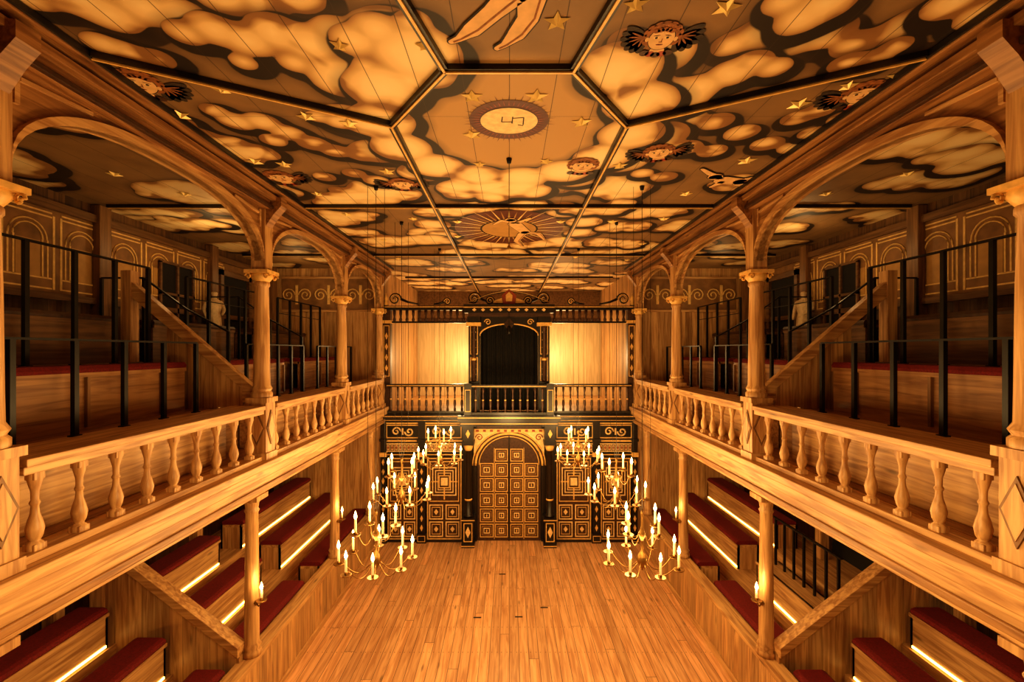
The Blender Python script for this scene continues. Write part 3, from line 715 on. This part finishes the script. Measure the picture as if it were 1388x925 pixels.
def mrail(x0,x1,y):
    e.box(x0,x1,y-.05,y+.05,3.66,3.73,BLK); e.box(x0,x1,y-.056,y-.05,3.685,3.70,GOLD); e.box(x0,x1,y-.045,y+.045,3.03,3.10,BLK)
    n=max(2,round((x1-x0)/.165))
    for k in range(n):
        xx=x0+(x1-x0)*(k+.5)/n; e.lathe(xx,y,3.10,[(r,z*1.08) for r,z in bp],BRN,8); e.lathe(xx,y,3.36,[(.024,0),(.026,.015),(.024,.03)],GOLD,8)
mrail(-2.85,-1.02,Y-.1); mrail(1.02,2.85,Y-.1); mrail(-.85,.85,Y-.36)
for s in(-1,1):
    x0,x1=sorted((s*.85,s*1.02)); e.box(x0,x1,Y-.44,Y-.28,3.03,3.76,BLK); frame(e,x0+.02,x1-.02,3.12,3.62,Y-.44,.014,GOLD)
    e.box(x0,x1,Y-.28,Y-.05,3.64,3.73,BLK)
e.make()
e=MB('music_gallery_frame')
for s in(-1,1):
    xc=s*.82
    e.box(xc-.13,xc+.13,Y-.08,Y+.12,3.05,5.30,BLK)
    frame(e,xc-.09,xc+.09,3.8,4.35,Y-.08,.016,GOLD); frame(e,xc-.09,xc+.09,4.42,5.1,Y-.08,.016,GOLD)
    for zc in(3.95,4.08,4.2,4.58,4.76,4.94): e.prism([(xc-.05,zc),(xc,zc+.06),(xc+.05,zc),(xc,zc-.06)],'y',Y-.09,Y-.08,CREAMP)
    e.lathe(xc,Y-.14,3.78,[(.05,0),(.055,.05),(.04,.1),(.05,.5),(.035,1.2),(.055,1.25),(.06,1.3)],BRN,12)
    e.lathe(xc,Y-.14,4.28,[(.053,0),(.06,.03),(.053,.06)],GOLD,12)
    e.box(xc-.17,xc+.17,Y-.22,Y+.12,5.08,5.16,GOLD); e.box(xc-.15,xc+.15,Y-.2,Y+.12,5.16,5.3,BLK)
    xo=s*2.88; e.box(xo-.09,xo+.09,Y-.05,Y+.12,3.05,5.5,BRN); frame(e,xo-.07,xo+.07,3.9,5.1,Y-.05,.016,GOLD); e.box(xo-.12,xo+.12,Y-.08,Y+.12,5.15,5.22,GOLD)
    for zc in(4.1,4.35,4.6,4.85): e.prism([(xo-.035,zc),(xo,zc+.08),(xo+.035,zc),(xo,zc-.08)],'y',Y-.06,Y-.05,GOLD)
p=arc(0,4.86,.69,0,180,20,.28)
for j in range(20):
    (xa,za),(xb,zb)=p[j],p[j+1]; e.prism([(xa,za),(xb,zb),(xb,5.30),(xa,5.30)],'y',Y-.04,Y+.08,BLK)
e.tube([(q_[0],Y-.05,q_[1]) for q_ in p],.02,GOLD,6)
for s in(-1,1): spiral(e,s*.5,5.18,Y-.05,.08,s,GOLD,1.4,.014)
e.prism([(-.12,5.14),(0,5.28),(.12,5.14),(.05,5.02),(-.05,5.02)],'y',Y-.07,Y-.04,BRN)
e.box(-3.0,3.0,Y-.10,Y+.12,5.46,5.56,BLK); e.box(-3.0,3.0,Y-.115,Y-.10,5.52,5.54,GOLD); e.box(-1.05,1.05,Y-.26,Y-.1,5.38,5.58,BLK); e.box(-1.05,1.05,Y-.27,Y-.26,5.50,5.52,GOLD); e.box(-.95,.95,Y-.2,Y,5.30,5.38,BRN)
for k in range(9): e.prism([(-.8+.2*k-.05,5.45),(-.8+.2*k,5.49),(-.8+.2*k+.05,5.45),(-.8+.2*k,5.41)],'y',Y-.265,Y-.26,CREAMP)
for s in(-1,1):
    x0,x1=sorted((s*1.0,s*2.78)); e.box(x0,x1,Y-.03,Y+.05,5.16,5.20,BLK)
    for k in range(12):
        xx=x0+(x1-x0)*(k+.5)/12; e.lathe(xx,Y,5.20,[(.03,0),(.04,.04),(.02,.1),(.035,.17),(.035,.26)],BRN,8)
def crest(b,cx,s,r):
    spiral(b,cx,5.58+r,Y-.05,r,s,BLK,1.5,.030,1); b.tube([(cx+s*r,Y-.05,5.58+r),(cx+s*r*2.2,Y-.05,5.58+r*.5),(cx+s*r*4,Y-.05,5.60)],[.034,.026,.018],BLK,6)
    spiral(b,cx,5.58+r,Y-.08,r*.9,s,GOLD,1.4,.010,1)
for s in(-1,1):
    crest(e,s*2.68,-s,.14); crest(e,s*.82,-s,.15); crest(e,s*.45,-s,.10); crest(e,s*1.45,s,.08)
    e.lathe(s*2.9,Y-.02,5.56,[(.05,0),(.06,.05),(.03,.1),(.05,.16),(.02,.24),(.005,.3)],GOLD,10)
e.tube([(x_,Y-.05,5.64+.26*math.cos(x_*math.pi/1.9)) for x_ in [(-.95+.1*i) for i in range(20)]],.024,BLK,6)
e.tube([(x_,Y-.08,5.64+.26*math.cos(x_*math.pi/1.9)) for x_ in [(-.95+.1*i) for i in range(20)]],.008,GOLD,6)
e.prism([(-.14,5.60),(-.17,5.8),(0,5.95),(.17,5.8),(.14,5.60)],'y',Y-.12,Y-.04,REDP); e.prism([(-.07,5.66),(-.08,5.8),(0,5.88),(.08,5.8),(.07,5.66)],'y',Y-.14,Y-.12,GOLD)
for s in(-1,1): e.prism([(s*.15,5.62),(s*.38,5.62),(s*.34,5.68),(s*.17,5.74)],'y',Y-.1,Y-.05,GOLD)
e.make()
e=MB('black_stage_curtain'); vs=[];fs=[]; n=90
for i in range(n+1):
    x=-.70+1.4*i/n; y=Y+.32+.035*math.sin(i*.9)+.015*math.sin(i*.37)
    vs+= [(x,y,3.06),(x,y,5.25)]
for i in range(n): fs.append((2*i,2*i+2,2*i+3,2*i+1))
e.add(vs,fs,CURT,True); e.box(-.72,.72,Y+.30,Y+.34,5.22,5.26,IRON); e.make()
e=MB('hanging_stage_lamp'); e.lathe(0,Y-.3,4.88,[(.05,0),(.06,.06),(.045,.16),(.02,.2)],IRON,12); e.bar((0,Y-.3,5.08),(0,Y-.3,5.38),.02,.02,IRON); e.tube([(-.1,Y-.3,5.0),(-.1,Y-.3,5.12),(.1,Y-.3,5.12),(.1,Y-.3,5.0)],.008,IRON,5); e.make()
e=MB('stage_trap_slots')
for x,y in((-.6,7.7),(.1,7.72),(.55,8.0),(-.2,9.2)): e.box(x,x+.13,y,y+.03,0,.004,INK)
e.make()
# ------------------------------------------------------------------ candles / chandeliers
def flame(b,x,y,z,k=1):
    b.lathe(x,y,z,[(.002*k,0),(.010*k,.012*k),(.012*k,.022*k),(.007*k,.042*k),(.001,.062*k)],FLAME,8)
def candle(b,x,y,z,h=.15):
    b.lathe(x,y,z-.012,[(.012,-.02),(.018,-.012),(.055,0),(.062,.012),(.058,.012),(.02,.006)],BRASS,14)
    b.lathe(x,y,z,[(.017,0),(.017,.03)],BRASS,10); b.lathe(x,y,z+.02,[(.0145,0),(.0135,h)],WAX,10)
    flame(b,x,y,z+.02+h,1.6)
def chandelier(x,y,z,k=1.0,rot=0):
    b=MB('candle_chandelier')
    b.lathe(x,y,z-.12,[(.005,0),(.02,.03),(.055,.09),(.065,.13),(.045,.19),(.014,.23),(.014,.36),(.035,.40),(.04,.44),(.014,.5),(.010,.62),(.02,.66),(.005,.72)],BRASS,16)
    for tier,(n,R,zo,z0) in enumerate(((8,.42,.0,-.02),(4,.24,.36,.30))):
        for i in range(n):
            a=2*math.pi*i/n+rot+tier*.4; c,s=math.cos(a),math.sin(a); pts=[]
            for j in range(13):
                t=j/12; r=.05+(R-.05)*k*t; zz=z+z0+(zo-z0)*t-.13*math.sin(t*math.pi*1.15)*(1-.2*t)
                pts.append((x+r*c,y+r*s,zz))
            pts[-1]=(x+R*k*c,y+R*k*s,z+zo-.02)
            b.tube(pts,.0055,BRASS,6); candle(b,x+R*k*c,y+R*k*s,z+zo)
    b.tube([(x,y,z+.58),(x,y,CEIL-.03)],.0035,IRON,5); b.lathe(x,y,CEIL-.05,[(.02,0),(.03,.045)],IRON,10)
    for dx in(-.1,.1): b.tube([(x+dx*.2,y,z+.58),(x+dx,y,z+1.2),(x+dx,y,CEIL-.01)],.0025,IRON,4)
    b.make()
    for dz,p in((.22,30),(.58,18)):
        l=bpy.data.lights.new('candle_glow','POINT'); l.energy=p; l.color=LC; l.shadow_soft_size=.3
        o=bpy.data.objects.new('candle_glow',l); o.location=(x,y,z+dz); S.collection.objects.link(o)
for sx in(-1,1):
    chandelier(sx*1.57,5.4,2.03,1.0,.2); chandelier(sx*1.62,6.9,2.30,1.0,.5); chandelier(sx*1.32,8.7,2.42,.95,.1)
b=MB('suspension_wire'); b.tube([(0,4.63,CEIL-.02),(0,4.63,CEIL-.9)],.003,IRON,5); b.lathe(0,4.63,CEIL-.92,[(.012,0),(.02,.02),(.006,.05)],BRASS,8); b.lathe(0,4.63,CEIL-.05,[(.02,0),(.03,.05)],IRON,8); b.make()
def sconce(x,y,z,sx,power=5):
    b=MB('wall_sconce_candle'); b.tube([(x,y,z-.05),(x-sx*.04,y-.02,z-.08),(x-sx*.08,y-.03,z-.03)],.008,BRASS,6); b.lathe(x,y,z-.08,[(.01,0),(.03,.03),(.01,.06)],BRASS,8)
    candle(b,x-sx*.08,y-.03,z,.10); b.make()
    l=bpy.data.lights.new('candle_glow','POINT'); l.energy=power; l.color=LC; l.shadow_soft_size=.04
    o=bpy.data.objects.new('candle_glow',l); o.location=(x-sx*.1,y-.05,z+.2); S.collection.objects.link(o)
for sx in(-1,1):
    sconce(sx*3.04,5.50,1.52,sx,4); sconce(sx*3.04,8.14,1.52,sx,4)
def lamp(name,loc,p,size,col=LC):
    l=bpy.data.lights.new(name,'POINT'); l.energy=p; l.color=col; l.shadow_soft_size=size
    o=bpy.data.objects.new(name,l); o.location=loc; S.collection.objects.link(o)
for sx in(-1,1):
    lamp('music_gallery_lamp',(sx*1.5,13.6,4.3),85,.2,(1,.66,.30))
    lamp('gallery_fill',(sx*4.5,3.0,6.0),7,.1); lamp('gallery_fill',(sx*4.5,7.0,6.0),7,.1); lamp('gallery_fill',(sx*4.5,9.7,6.0),5,.1)  # gallery points are added fill for the upper tiers, no fixture
    lamp('lower_gallery_fill',(sx*4.4,4.0,2.7),5,.1); lamp('lower_gallery_fill',(sx*4.4,8.8,2.7),5,.1)  # added fill points under the galleries, no fixture
    lamp('house_fill',(sx*1.3,2.6,3.5),72,.3)  # added fill pair near the camera, not an actual fitting
lamp('house_fill',(0,5.9,3.4),115,.4)  # added fill to brighten the stage floor
lamp('house_fill',(0,9.2,3.0),60,.3)  # added fill in front of the stage wall
w=bpy.data.worlds.new('world'); S.world=w; w.use_nodes=True; w.node_tree.nodes['Background'].inputs[0].default_value=(1,.5,.2,1); w.node_tree.nodes['Background'].inputs[1].default_value=.02
try:
    S.view_settings.view_transform='Standard'; S.view_settings.exposure=.25
    S.view_settings.look='Medium High Contrast'
except Exception as ex: print(ex)
cam=bpy.data.cameras.new('camera'); co=bpy.data.objects.new('camera',cam); S.collection.objects.link(co); S.camera=co
co.location=(0,0,CZ); co.rotation_euler=(math.pi/2,0,0); cam.sensor_width=36; cam.lens=F/1388*36; cam.shift_x=4/1388; cam.shift_y=13.5/1388; cam.clip_start=.02
